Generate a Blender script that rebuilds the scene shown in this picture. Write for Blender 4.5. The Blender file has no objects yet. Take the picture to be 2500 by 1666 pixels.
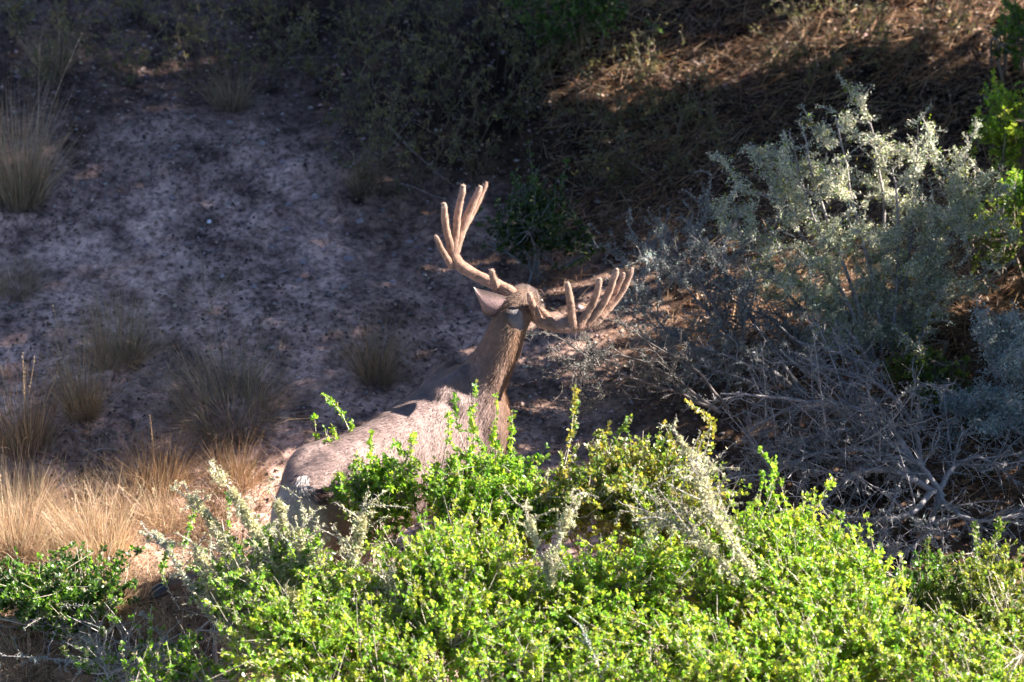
import bpy, bmesh, math, random
import numpy as np
from mathutils import Vector

# ------------------------------------------------------------------ camera, sky, sun, exposure
sc = bpy.context.scene
W, H = 2500.0, 1666.0
PITCH = math.radians(38.0); DIST = 25.0; FOCAL = 209.0; SENSOR = 36.0
CAM = np.array([0.0, -DIST * math.cos(PITCH), DIST * math.sin(PITCH)])
FWD = np.array([0.0, math.cos(PITCH), -math.sin(PITCH)])
UPV = np.array([0.0, math.sin(PITCH), math.cos(PITCH)])
RGT = np.array([1.0, 0.0, 0.0])
cd = bpy.data.cameras.new('camera'); cam = bpy.data.objects.new('camera', cd)
sc.collection.objects.link(cam); sc.camera = cam
cam.location = CAM; cam.rotation_euler = (math.pi / 2 - PITCH, 0, 0)
cd.lens = FOCAL; cd.sensor_width = SENSOR; cd.clip_start = 0.5; cd.clip_end = 500
cd.dof.use_dof = True; cd.dof.focus_distance = 23.3; cd.dof.aperture_fstop = 2.8

SUN_EL = math.radians(34.0); SUN_AZ = math.radians(19.0)        # azimuth from +X towards +Y
TOSUN = np.array([math.cos(SUN_EL) * math.cos(SUN_AZ), math.cos(SUN_EL) * math.sin(SUN_AZ), math.sin(SUN_EL)])
sd = bpy.data.lights.new('sun', 'SUN'); sun = bpy.data.objects.new('sun', sd); sc.collection.objects.link(sun)
sd.energy = 5.0; sd.angle = math.radians(0.53); sd.color = (1.0, 0.92, 0.83)
sun.rotation_euler = Vector(TOSUN).to_track_quat('Z', 'Y').to_euler()
sun.location = (20, 15, 20)
wd = bpy.data.worlds.new('World'); sc.world = wd; wd.use_nodes = True
nt = wd.node_tree; nt.nodes.clear()
sky = nt.nodes.new('ShaderNodeTexSky'); sky.sky_type = 'NISHITA'; sky.sun_disc = False
sky.altitude = 2000; sky.air_density = 0.65; sky.dust_density = 0.4; sky.ozone_density = 1.0
sky.sun_elevation = SUN_EL; sky.sun_rotation = math.pi / 2 - SUN_AZ
bg = nt.nodes.new('ShaderNodeBackground'); bg.inputs['Strength'].default_value = 0.056
wo = nt.nodes.new('ShaderNodeOutputWorld')
nt.links.new(sky.outputs[0], bg.inputs[0]); nt.links.new(bg.outputs[0], wo.inputs[0])
sc.view_settings.view_transform = 'Standard'; sc.view_settings.look = 'None'
sc.view_settings.exposure = 2.55; sc.view_settings.gamma = 1.0
sc.view_settings.use_curve_mapping = False
sc.render.engine = 'CYCLES'
sc.cycles.max_bounces = 6; sc.cycles.diffuse_bounces = 4; sc.cycles.glossy_bounces = 2
sc.cycles.transmission_bounces = 3; sc.cycles.transparent_max_bounces = 6
sc.cycles.use_denoising = True

RNG = np.random.default_rng(7)

# ------------------------------------------------------------------ placing: picture point -> place in the world
def ray(px, py):
    k = SENSOR / FOCAL / W
    d = FWD + RGT * ((px - W / 2) * k) + UPV * (-(py - H / 2) * k)
    return d
def atz(px, py, z=0.0):
    d = ray(px, py); return CAM + d * ((z - CAM[2]) / d[2])
def aty(px, py, y):
    d = ray(px, py); return CAM + d * ((y - CAM[1]) / d[1])

_tab = np.random.default_rng(3).random((8, 256, 256))
def vnoise(x, y, f, s=0):
    x = np.asarray(x, float) * f + 37.3 * s; y = np.asarray(y, float) * f + 11.7 * s
    xi = np.floor(x).astype(int); yi = np.floor(y).astype(int)
    u = x - xi; v = y - yi; u = u * u * (3 - 2 * u); v = v * v * (3 - 2 * v)
    t = _tab[s % 8]; a = t[xi % 256, yi % 256]; b = t[(xi + 1) % 256, yi % 256]
    c = t[xi % 256, (yi + 1) % 256]; d = t[(xi + 1) % 256, (yi + 1) % 256]
    return (a * (1 - u) + b * u) * (1 - v) + (c * (1 - u) + d * u) * v - 0.5
def gz(x, y):
    """height of the ground"""
    x = np.asarray(x, float); y = np.asarray(y, float)
    z = 0.10 * vnoise(x, y, 0.9, 0) + 0.05 * vnoise(x, y, 2.3, 1)
    z = z + 0.17 * np.exp(-(((x + 1.45) / 0.55) ** 2 + ((y + 2.05) / 0.5) ** 2))
    z = z + 0.10 * np.exp(-(((x - 1.4) / 0.9) ** 2 + ((y + 0.2) / 0.8) ** 2))
    return z
def fine(x, y):
    m = np.clip(vnoise(x, y, 1.7, 5) * 2 + 0.55, 0, 1)
    w = 0.030 * np.abs(vnoise(x, y, 9, 2)) + 0.026 * vnoise(x, y, 19, 3) + 0.020 * np.abs(vnoise(x, y, 38, 4)) + 0.008 * vnoise(x, y, 70, 6)
    return w * (0.45 + 0.75 * m)
def atg(px, py):
    z = 0.0
    for _ in range(6):
        p = atz(px, py, z); z = float(gz(p[0], p[1]) + fine(p[0], p[1]))
    return np.array([p[0], p[1], z])

# ------------------------------------------------------------------ objects
COL = sc.collection
def thing(name, label, cat, loc, group=None):
    o = bpy.data.objects.new(name, None); COL.objects.link(o); o.location = loc
    o.empty_display_size = 0.1
    o['label'] = label; o['category'] = cat
    if group: o['group'] = group
    return o
def tag(o, label=None, cat=None, group=None, kind=None):
    if label: o['label'] = label
    if cat: o['category'] = cat
    if group: o['group'] = group
    if kind: o['kind'] = kind
    return o

class MB:
    """collects vertex and face arrays, links them as one mesh object"""
    def __init__(self): self.v = []; self.f = []; self.c = []; self.n = 0
    def add(self, v, f, c):
        v = np.asarray(v, float).reshape(-1, 3); f = np.asarray(f, int)
        c = np.asarray(c, float)
        if c.ndim == 1: c = np.tile(c, (len(v), 1))
        self.v.append(v); self.f.append(f + self.n); self.c.append(c); self.n += len(v)
    def build(self, name, mat, parent=None, smooth=False, kind=None, origin=None):
        v = np.concatenate(self.v) if self.v else np.zeros((0, 3))
        c = np.concatenate(self.c) if self.c else np.zeros((0, 3))
        if parent is not None: v = v - np.array(parent_world(parent))
        elif origin is not None: v = v - np.array(origin)
        me = bpy.data.meshes.new(name)
        me.vertices.add(len(v)); me.vertices.foreach_set('co', v.ravel())
        loops = np.concatenate([f.ravel() for f in self.f]) if self.f else np.zeros(0, int)
        tot = np.concatenate([np.full(len(f), f.shape[1]) for f in self.f]) if self.f else np.zeros(0, int)
        st = np.concatenate([[0], np.cumsum(tot)[:-1]]) if len(tot) else tot
        me.loops.add(len(loops)); me.loops.foreach_set('vertex_index', loops)
        me.polygons.add(len(tot)); me.polygons.foreach_set('loop_start', st)
        me.polygons.foreach_set('loop_total', tot)
        if smooth: me.polygons.foreach_set('use_smooth', np.ones(len(tot), bool))
        me.update(calc_edges=True); me.validate()
        a = me.attributes.new('tint', 'FLOAT_COLOR', 'POINT')
        a.data.foreach_set('color', np.concatenate([c, np.ones((len(c), 1))], 1).ravel())
        me.materials.append(mat)
        o = bpy.data.objects.new(name, me); COL.objects.link(o)
        if parent is not None: o.parent = parent
        elif origin is not None: o.location = origin
        if kind: o['kind'] = kind
        return o
def parent_world(o):
    p = np.array(o.location)
    while o.parent: o = o.parent; p = p + np.array(o.location)
    return p

# ------------------------------------------------------------------ materials
def material(name, rough=0.8, spec=0.3, translucent=0.0, noise=(60, 0.25), bump=0.0, bump_scale=80, sheen=0.0, trans_tint=(1, 1, 1)):
    m = bpy.data.materials.new(name); m.use_nodes = True
    t = m.node_tree; t.nodes.clear(); L = t.links.new
    out = t.nodes.new('ShaderNodeOutputMaterial')
    at = t.nodes.new('ShaderNodeAttribute'); at.attribute_name = 'tint'
    tc = t.nodes.new('ShaderNodeTexCoord')
    nz = t.nodes.new('ShaderNodeTexNoise'); nz.inputs['Scale'].default_value = noise[0]; nz.inputs['Detail'].default_value = 4
    L(tc.outputs['Object'], nz.inputs['Vector'])
    mr = t.nodes.new('ShaderNodeMapRange'); mr.inputs['From Min'].default_value = 0.3; mr.inputs['From Max'].default_value = 0.7
    mr.inputs['To Min'].default_value = 1 - noise[1]; mr.inputs['To Max'].default_value = 1 + noise[1]
    L(nz.outputs['Fac'], mr.inputs['Value'])
    mx = t.nodes.new('ShaderNodeVectorMath'); mx.operation = 'SCALE'
    L(at.outputs['Color'], mx.inputs[0]); L(mr.outputs[0], mx.inputs['Scale'])
    p = t.nodes.new('ShaderNodeBsdfPrincipled')
    p.inputs['Roughness'].default_value = rough; p.inputs['Specular IOR Level'].default_value = spec
    L(mx.outputs[0], p.inputs['Base Color'])
    if sheen:
        p.inputs['Sheen Weight'].default_value = sheen; p.inputs['Sheen Roughness'].default_value = 0.4
        p.inputs['Sheen Tint'].default_value = (1.0, 0.85, 0.72, 1)
    if bump:
        n2 = t.nodes.new('ShaderNodeTexNoise'); n2.inputs['Scale'].default_value = bump_scale; n2.inputs['Detail'].default_value = 5
        L(tc.outputs['Object'], n2.inputs['Vector'])
        b = t.nodes.new('ShaderNodeBump'); b.inputs['Strength'].default_value = bump; b.inputs['Distance'].default_value = 0.01
        L(n2.outputs['Fac'], b.inputs['Height']); L(b.outputs[0], p.inputs['Normal'])
    if translucent:
        tr = t.nodes.new('ShaderNodeBsdfTranslucent')
        tm = t.nodes.new('ShaderNodeVectorMath'); tm.operation = 'MULTIPLY'; tm.inputs[1].default_value = trans_tint
        L(mx.outputs[0], tm.inputs[0]); L(tm.outputs[0], tr.inputs['Color'])
        ms = t.nodes.new('ShaderNodeMixShader'); ms.inputs[0].default_value = translucent
        L(p.outputs[0], ms.inputs[1]); L(tr.outputs[0], ms.inputs[2]); L(ms.outputs[0], out.inputs['Surface'])
    else:
        L(p.outputs[0], out.inputs['Surface'])
    return m

M_LEAF = material('leaf', rough=0.36, spec=0.55, translucent=0.55, noise=(40, 0.15), trans_tint=(1.6, 1.6, 0.85))
M_BARK = material('bark', rough=0.85, noise=(90, 0.35), bump=0.5, bump_scale=120)
M_LICHEN = material('lichen', rough=0.9, spec=0.1, translucent=0.25, noise=(50, 0.2))
M_STRAW = material('straw', rough=0.6, spec=0.35, translucent=0.35, noise=(30, 0.2), trans_tint=(1.1, 1.0, 0.8))
M_STONE = material('stone', rough=0.85, noise=(70, 0.3), bump=0.5, bump_scale=90)
M_LITTER = material('litter', rough=0.85, noise=(40, 0.3))
M_FUR = material('fur', rough=0.75, spec=0.15, noise=(100, 0.17), bump=0.3, bump_scale=170, sheen=0.15)
M_HAIR = material('hair', rough=0.6, spec=0.2, noise=(60, 0.2))
M_VELVET = material('velvet', rough=0.8, spec=0.12, noise=(55, 0.28), bump=0.6, bump_scale=210, sheen=0.5)
M_HORN = material('horn', rough=0.4, spec=0.5, noise=(60, 0.2))

# ground: dirt with paler and darker patches
def ground_material():
    m = bpy.data.materials.new('dirt'); m.use_nodes = True
    t = m.node_tree; t.nodes.clear(); L = t.links.new
    out = t.nodes.new('ShaderNodeOutputMaterial'); p = t.nodes.new('ShaderNodeBsdfPrincipled')
    p.inputs['Roughness'].default_value = 0.95; p.inputs['Specular IOR Level'].default_value = 0.15
    tc = t.nodes.new('ShaderNodeTexCoord')
    def noise(s, d=6, r=0.6):
        n = t.nodes.new('ShaderNodeTexNoise'); n.inputs['Scale'].default_value = s; n.inputs['Detail'].default_value = d
        n.inputs['Roughness'].default_value = r; L(tc.outputs['Object'], n.inputs['Vector']); return n
    at = t.nodes.new('ShaderNodeAttribute'); at.attribute_name = 'tint'
    n1 = noise(5.5, 7, 0.68); r1 = t.nodes.new('ShaderNodeValToRGB')
    r1.color_ramp.elements[0].position = 0.36; r1.color_ramp.elements[0].color = (0.20, 0.19, 0.19, 1)
    r1.color_ramp.elements[1].position = 0.62; r1.color_ramp.elements[1].color = (1.1, 1.08, 1.05, 1)
    L(n1.outputs['Fac'], r1.inputs[0])
    n2 = noise(38, 5, 0.7); r2 = t.nodes.new('ShaderNodeValToRGB')
    r2.color_ramp.elements[0].position = 0.36; r2.color_ramp.elements[0].color = (0.35, 0.33, 0.33, 1)
    r2.color_ramp.elements[1].position = 0.56; r2.color_ramp.elements[1].color = (1.08, 1.06, 1.04, 1)
    L(n2.outputs['Fac'], r2.inputs[0])
    a = t.nodes.new('ShaderNodeVectorMath'); a.operation = 'MULTIPLY'; L(r1.outputs[0], a.inputs[0]); L(r2.outputs[0], a.inputs[1])
    b = t.nodes.new('ShaderNodeVectorMath'); b.operation = 'MULTIPLY'; L(a.outputs[0], b.inputs[0]); L(at.outputs['Color'], b.inputs[1])
    L(b.outputs[0], p.inputs['Base Color'])
    bp = t.nodes.new('ShaderNodeBump'); bp.inputs['Strength'].default_value = 0.8; bp.inputs['Distance'].default_value = 0.015
    n3 = noise(75, 6, 0.7); L(n3.outputs['Fac'], bp.inputs['Height']); L(bp.outputs[0], p.inputs['Normal'])
    L(p.outputs[0], out.inputs['Surface']); return m
M_DIRT = ground_material()

# ------------------------------------------------------------------ shape helpers (all numpy)
def unit(v):
    v = np.asarray(v, float); return v / np.maximum(np.linalg.norm(v, axis=-1, keepdims=True), 1e-9)
def spline(pts, n):
    """Catmull-Rom through pts, n samples"""
    P = np.asarray(pts, float)
    P = np.vstack([2 * P[0] - P[1], P, 2 * P[-1] - P[-2]])
    k = len(P) - 3; t = np.linspace(0, k - 1e-6, n); i = t.astype(int); u = (t - i)[:, None]
    a, b, c, d = P[i], P[i + 1], P[i + 2], P[i + 3]
    return 0.5 * (2 * b + (c - a) * u + (2 * a - 5 * b + 4 * c - d) * u ** 2 + (3 * b - a - 3 * c + d) * u ** 3)
def tube(mb, path, rad, col, sides=6, cap=True, squash=None):
    P = np.asarray(path, float); n = len(P); R = np.broadcast_to(np.asarray(rad, float), (n,)).copy()
    T = unit(np.gradient(P, axis=0))
    ref = np.array([0.31, 0.17, 0.93]) if abs(T[0, 2]) < 0.85 else np.array([0.95, 0.2, 0.1])
    A = []; a = ref
    for i in range(n):
        a = a - T[i] * np.dot(a, T[i]); a = a / max(np.linalg.norm(a), 1e-9); A.append(a)
    A = np.array(A); B = np.cross(T, A)
    th = np.linspace(0, 2 * math.pi, sides, endpoint=False)
    ring = P[:, None] + R[:, None, None] * (A[:, None] * np.cos(th)[None, :, None] + B[:, None] * np.sin(th)[None, :, None])
    v = ring.reshape(-1, 3)
    i = np.arange(n - 1)[:, None] * sides; j = np.arange(sides)[None]; k = (j + 1) % sides
    f = np.stack([i + j, i + k, i + sides + k, i + sides + j], -1).reshape(-1, 4)
    c = np.asarray(col, float)
    if c.ndim == 2: c = np.repeat(c, sides, 0)
    mb.add(v, f, c)
    if cap:
        cc = c if c.ndim == 1 else c[-1]
        mb.add(np.vstack([v[-sides:], P[-1] + T[-1] * R[-1] * 0.7]), [[x, (x + 1) % sides, sides] for x in range(sides)], cc)
def rand_dirs(n, rng=RNG):
    return unit(rng.normal(size=(n, 3)))
def leaves(mb, p, d, nrm, l, w, col, rng=RNG):
    """leaves folded along the midrib; 2 triangles each"""
    n = len(p); d = unit(d); s = unit(np.cross(d, nrm)); nn = np.cross(s, d)
    l = np.broadcast_to(l, (n,))[:, None]; w = np.broadcast_to(w, (n,))[:, None] * 1.2
    cv = (rng.random((n, 1)) * 0.25 + 0.05) * w; m = .48 + .2 * rng.random((n, 1))
    V = np.stack([p, p + d * l * m + s * w * 0.5 + nn * cv, p + d * l + nn * (l * (rng.random((n, 1)) - 0.5) * 0.35), p + d * l * m - s * w * 0.5 + nn * cv], 1)
    b = np.arange(n)[:, None] * 4
    f = np.concatenate([b + np.array([[0, 1, 2]]), b + np.array([[0, 2, 3]])])
    mb.add(V.reshape(-1, 3), f, np.repeat(col, 4, 0) if np.ndim(col) == 2 else col)
def blades(mb, base, d, bend, L, w, col, seg=4, rng=RNG):
    """grass blades: tapering bent ribbons"""
    n = len(base); t = np.linspace(0, 1, seg + 1)[None, :, None]
    L = np.broadcast_to(L, (n,))[:, None, None]; w = np.broadcast_to(w, (n,))[:, None, None]
    C = base[:, None] + d[:, None] * L * t + bend[:, None] * L * t ** 2
    s = unit(np.cross(d, rand_dirs(n, rng)))[:, None]
    ww = w * (1 - 0.85 * t ** 1.6) * 0.5
    V = np.stack([C - s * ww, C + s * ww], 2).reshape(-1, 3)
    b = (np.arange(n) * (seg + 1) * 2)[:, None, None]; k = (np.arange(seg) * 2)[None, :, None]
    f = (b + k + np.array([0, 1, 3, 2])[None, None]).reshape(-1, 4)
    c = np.repeat(col, (seg + 1) * 2, 0) if np.ndim(col) == 2 else col
    mb.add(V, f, c)
def fuzz(mb, p, size, col, rng=RNG):
    """small lichen flakes: one triangle each"""
    n = len(p); d = rand_dirs(n, rng); s = unit(np.cross(d, rand_dirs(n, rng)))
    sz = (size * (0.55 + rng.random(n)))[:, None]; k = .5 * (rng.random((n, 1)) - .5)
    V = np.stack([p - s * sz * .2, p + s * sz * .2, p + d * sz + s * sz * k], 1)
    mb.add(V.reshape(-1, 3), np.arange(n * 3).reshape(-1, 3), np.repeat(col, 3, 0))
def pick(cols, n, rng=RNG, jit=0.18, clump=None):
    cols = np.asarray(cols, float)
    i = rng.integers(0, len(cols), n) if clump is None else np.clip((clump * len(cols)).astype(int), 0, len(cols) - 1)
    return np.clip(cols[i] * (1 + jit * rng.normal(size=(n, 1))) * (1 + 0.06 * rng.normal(size=(n, 3))), 0.004, 1)

# ------------------------------------------------------------------ ground
def build_ground():
    def axis(lo, hi, step, far):
        core = np.arange(lo, hi + step / 2, step)
        g = []; d = step
        while (g[-1] if g else 0) < far: d *= 1.35; g.append((g[-1] if g else 0) + d)
        g = np.array(g); return np.concatenate([(lo - g)[::-1], core, hi + g])
    xs = axis(-2.4, 2.4, 0.0145, 120); ys = axis(-2.4, 2.6, 0.017, 120)
    X, Y = np.meshgrid(xs, ys); x = X.ravel(); y = Y.ravel()
    z = gz(x, y) + fine(x, y)
    nx, ny = len(xs), len(ys)
    i = (np.arange(ny - 1)[:, None] * nx + np.arange(nx - 1)[None]).ravel()
    f = np.stack([i, i + 1, i + nx + 1, i + nx], 1)
    # soil colour: pale dirt left, darker humus and straw-brown to the right, darkened towards the top, tan below left
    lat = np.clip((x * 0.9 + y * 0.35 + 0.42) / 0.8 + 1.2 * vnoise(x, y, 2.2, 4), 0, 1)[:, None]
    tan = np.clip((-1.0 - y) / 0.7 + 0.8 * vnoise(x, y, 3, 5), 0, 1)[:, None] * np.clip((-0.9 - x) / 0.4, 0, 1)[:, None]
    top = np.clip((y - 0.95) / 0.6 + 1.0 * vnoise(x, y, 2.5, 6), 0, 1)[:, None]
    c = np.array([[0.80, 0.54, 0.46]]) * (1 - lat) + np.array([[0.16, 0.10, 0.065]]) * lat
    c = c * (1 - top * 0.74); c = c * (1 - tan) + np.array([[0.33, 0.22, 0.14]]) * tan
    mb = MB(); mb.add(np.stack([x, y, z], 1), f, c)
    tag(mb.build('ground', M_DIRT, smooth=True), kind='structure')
build_ground()

# ------------------------------------------------------------------ the deer
FUR = np.array([0.22, 0.156, 0.142]); BROWN = np.array([0.185, 0.105, 0.065]); CREAM = np.array([0.40, 0.35, 0.32])
def build_deer():
    T = atz(745, 1180, 0.98)
    hd = math.radians(41); f = np.array([math.sin(hd), math.cos(hd), 0]); r = np.array([math.cos(hd), -math.sin(hd), 0]); up = np.array([0, 0, 1.0])
    root = thing('mule_deer', 'mule deer buck with velvet antlers standing behind the green bushes, facing away', 'deer', (T[0], T[1], 0))
    mb = MB(); th = np.linspace(0, 2 * math.pi, 24, endpoint=False)
    def loft(C, A, B):
        n = len(C); v = C[:, None] + A[:, None] * np.cos(th)[None, :, None] + B[:, None] * np.sin(th)[None, :, None]
        i = np.arange(n - 1)[:, None] * 24; j = np.arange(24)[None]; k = (j + 1) % 24
        mb.add(v.reshape(-1, 3), np.stack([i + j, i + k, i + 24 + k, i + 24 + j], -1).reshape(-1, 4), (0, 0, 0))
        mb.add(v[0], [list(range(24))[::-1]], (0, 0, 0)); mb.add(v[-1], [list(range(24))], (0, 0, 0))
    # torso: along, top, bottom, half width
    S = np.array([[-.10, .80, .70, .05], [-.07, .90, .62, .12], [0, .975, .56, .165], [.10, 1.005, .50, .185], [.24, 1.02, .50, .19], [.40, .995, .50, .18],
                  [.58, .97, .46, .19], [.74, .97, .44, .185], [.88, .995, .43, .155], [.97, .99, .44, .14], [1.04, .92, .50, .125], [1.09, .84, .58, .085]])
    S = spline(S, 40)
    C = T[None] * np.array([1, 1, 0]) + f[None] * S[:, :1] + up[None] * ((S[:, 1] + S[:, 2]) / 2)[:, None]
    loft(C, r[None] * S[:, 3:4], up[None] * ((S[:, 1] - S[:, 2]) / 2)[:, None])
    # shoulder and haunch masses
    for (s, lat, z, a, b, c) in ((.16, .115, .80, .17, .09, .21), (.16, -.115, .80, .17, .09, .21), (.93, .10, .74, .12, .08, .23), (.93, -.10, .74, .12, .08, .23),
                                 (.87, .02, .95, .16, .055, .085), (.20, .095, .93, .10, .055, .085), (.20, -.095, .93, .10, .055, .085), (.84, .085, .85, .07, .06, .13), (.84, -.085, .83, .07, .06, .13)):
        c0 = T * np.array([1, 1, 0]) + f * s + r * lat + up * z; q = np.linspace(-1, 1, 11); w = np.sqrt(np.maximum(1 - q ** 2, 0.01))
        loft(c0[None] + up[None] * (q * c)[:, None], f[None] * (a * w)[:, None], r[None] * (b * w)[:, None])
    # neck and head
    NK = [(1118, 990, -1.47, .135, .20), (1158, 955, -1.44, .115, .17), (1192, 902, -1.43, .094, .130), (1219, 853, -1.42, .083, .108), (1238, 808, -1.41, .075, .094),
          (1254, 771, -1.385, .072, .086), (1268, 746, -1.35, .074, .080), (1280, 743, -1.29, .066, .074), (1292, 747, -1.22, .052, .060), (1304, 754, -1.15, .038, .045), (1312, 760, -1.10, .031, .036)]
    P = np.array([aty(a, b, c) for a, b, c, _, _ in NK]); WD = np.array([[a, b] for _, _, _, a, b in NK])
    Q = spline(np.hstack([P, WD]), 44); P = Q[:, :3]; Tn = unit(np.gradient(P, axis=0))
    hr = math.radians(14); side = np.array([math.cos(hr), -math.sin(hr), -0.10])
    A = unit(side[None] - Tn * (Tn @ side)[:, None]); B = np.cross(A, Tn)
    loft(P, A * Q[:, 3:4], B * Q[:, 4:5])
    # legs
    def leg(pts, rad):
        p = spline(np.array(pts), 26); rr = np.interp(np.linspace(0, 1, 26), np.linspace(0, 1, len(rad)), rad)
        t = unit(np.gradient(p, axis=0)); a = unit(np.cross(t, r)); b = np.cross(t, a); loft(p, a * rr[:, None], b * rr[:, None] * .8)
    def pt(s, l, z): return T * np.array([1, 1, 0]) + f * s + r * l + up * z
    g = lambda s, l: float(gz(*pt(s, l, 0)[:2]))
    hoofs = []
    hl = atz(402, 1436, 0.30)                                     # the raised left hind hoof
    kn = atz(660, 1335, .56); hk = atz(610, 1400, .44)
    leg([pt(.10, -.11, .76), pt(.08, -.12, .66), kn, hk, hl + np.array([.17, .01, .06]), hl], [.13, .11, .07, .04, .027, .030]); hoofs.append((hl, np.array([-.80, -.30, -.35])))
    e = pt(.02, .12, g(.02, .12)); leg([pt(.12, .12, .72), pt(.20, .12, .58), pt(.08, .12, .47), pt(-.05, .12, .36), pt(-.02, .12, .18), e + up * .05], [.12, .09, .05, .034, .026, .028]); hoofs.append((e + up * .05, f * .5 - up))
    for l, ds in ((.10, -.02), (-.10, .10)):
        e = pt(.95 + ds, l, g(.95 + ds, l)); leg([pt(.93, l, .65), pt(.92, l, .52), pt(.95 + ds * .5, l, .32), pt(.95 + ds, l, .17), e + up * .05], [.085, .055, .032, .024, .028]); hoofs.append((e + up * .05, f * .5 - up))
    body = mb.build('body', M_FUR, root, smooth=True)
    md = body.modifiers.new('r', 'REMESH'); md.mode = 'VOXEL'; md.voxel_size = 0.011
    ms = body.modifiers.new('s', 'SMOOTH'); ms.factor = 0.6; ms.iterations = 5
    dg = bpy.context.evaluated_depsgraph_get()
    me = bpy.data.meshes.new_from_object(body.evaluated_get(dg)); me.name = 'body'
    body.modifiers.clear(); body.data = me
    if not me.materials: me.materials.append(M_FUR)
    me.polygons.foreach_set('use_smooth', np.ones(len(me.polygons), bool))
    n = len(me.vertices); v = np.zeros(n * 3); me.vertices.foreach_get('co', v); v = v.reshape(-1, 3); nr = np.zeros(n * 3); me.vertices.foreach_get('normal', nr); nr = nr.reshape(-1, 3)
    # muscle unevenness
    nzv = vnoise(v[:, 0] + v[:, 2], v[:, 1] - v[:, 2], 7, 2) * 0.012 + vnoise(v[:, 0] - v[:, 2], v[:, 1] + v[:, 0], 17, 3) * 0.006
    v = v + nr * nzv[:, None]; me.vertices.foreach_set('co', v.ravel())
    wv = v + np.array([T[0], T[1], 0]); s = (wv - T) @ f; lt = (wv - T) @ r; z = wv[:, 2]
    col = np.tile(FUR, (n, 1))
    def mixc(k, c):
        k = np.clip(k, 0, 1)[:, None]; return col * (1 - k) + np.asarray(c) * k
    col = mixc((s - .86) / .16 * (z > .4), BROWN)                         # neck and chest browner
    hdm = np.clip((z - 1.17) / .08, 0, 1); col = mixc(hdm * .6, (.13, .095, .08))  # head and nape darkened: greyish coat plus shadow painted in
    col = mixc((wv[:, 1] + 1.35) / .04 * (z > .9), (.09, .065, .055))   # dark forehead
    rump = 1 - np.sqrt(((s + .04) / .15) ** 2 + (lt / .17) ** 2 + ((z - .78) / .20) ** 2); col = mixc(rump * 5, CREAM)
    col = mixc((.50 - z) / .06 * (np.abs(lt) < .12) * (s > .2) * (s < .9), (.36, .31, .27))
    col = mixc((.42 - z) / .1, (.15, .10, .07))
    col *= (1 + .22 * vnoise(wv[:, 0] * 1.0 + z, wv[:, 1] - z, 9, 1))[:, None]
    if 'tint' in me.attributes: me.attributes.remove(me.attributes['tint'])
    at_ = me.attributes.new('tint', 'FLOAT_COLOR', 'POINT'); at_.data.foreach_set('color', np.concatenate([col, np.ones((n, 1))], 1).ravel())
    # short coat: hairs lying back along the body
    me.calc_loop_triangles(); tri = np.zeros(len(me.loop_triangles) * 3, int); me.loop_triangles.foreach_get('vertices', tri); tri = tri.reshape(-1, 3)
    ar = np.linalg.norm(np.cross(v[tri[:, 1]] - v[tri[:, 0]], v[tri[:, 2]] - v[tri[:, 0]]), axis=1); rng = np.random.default_rng(5)
    N = 150000; i = rng.choice(len(tri), N, p=ar / ar.sum()); u = rng.random((N, 2)); u = np.where(u.sum(1, keepdims=True) > 1, 1 - u, u)
    t3 = tri[i]; bw = np.stack([1 - u.sum(1), u[:, 0], u[:, 1]], 1)[:, :, None]
    p = (wv[t3] * bw).sum(1); nn = unit((nr[t3] * bw).sum(1)); cc = (col[t3] * bw).sum(1) * (0.66 + .68 * rng.random((N, 1)))
    flow = -f[None] * .8 - up[None] * .5; flow = np.where((p[:, 2:3] > .98) & (((p - T) @ f)[:, None] > .95), np.array([[-.45, -.3, -.8]]), flow)
    d = unit(flow - nn * (flow * nn).sum(1)[:, None]) + nn * (.18 + .2 * rng.random((N, 1))) + .2 * rng.normal(size=(N, 3)); d = unit(d)
    Lh = .010 + .012 * rng.random(N); Lh = np.where(p[:, 2] < .45, Lh * .5, Lh); Lh = np.where(rump[i % n] * 0 > 1, Lh, Lh)
    sd_ = unit(np.cross(d, nn)) * .0010
    V = np.stack([p - sd_, p + sd_, p + d * Lh[:, None]], 1).reshape(-1, 3)
    hm = MB(); hm.add(V, np.arange(N * 3).reshape(-1, 3), np.repeat(cc, 3, 0)); hm.build('coat', M_HAIR, root, kind='stuff')
    N = 2600; c0 = aty(1272, 729, -1.36); p = c0 + rng.normal(size=(N, 3)) * np.array([.030, .030, .010]); hm = MB()
    blades(hm, p - up * .012, unit(np.array([[-.2, -.3, .5]]) + .5 * rng.normal(size=(N, 3))), .3 * rng.normal(size=(N, 3)), .014 + .016 * rng.random(N), .0016, pick([(.17, .10, .08), (.22, .15, .12), (.11, .07, .06)], N, rng), 2, rng); hm.build('crown_hair', M_HAIR, root, kind='stuff')
    # hooves: two claws each
    for p0, d0 in hoofs:
        d0 = unit(d0); h = MB(); sv = unit(np.cross(d0, np.array([.2, .3, .9])))
        for k in (-1, 1):
            c = p0 + sv * .017 * k; tube(h, [c - d0 * .02, c + d0 * .01, c + d0 * .045, c + d0 * .065], [.016, .021, .018, .006], (.035, .03, .032), 10)
        h.build('hoof', M_HORN, root, smooth=True)
    # eyes and nose
    hp, ht, hs = P[31], Tn[31], A[31]
    for k in (-1, 1):
        e = MB(); c = hp + hs * (Q[31, 3] * .9 * k) + B[31] * .025
        tube(e, [c - hs * .012 * k, c - hs * .004 * k, c + hs * .006 * k, c + hs * .011 * k], [.008, .014, .012, .004], (.02, .012, .008), 10); e.build('eye', M_HORN, root, smooth=True)
    e = MB(); c = P[-1]; tube(e, [c - Tn[-1] * .02, c + Tn[-1] * .004, c + Tn[-1] * .018], [.028, .027, .014], (.03, .028, .03), 12); e.build('nose', M_HORN, root, smooth=True)
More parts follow.
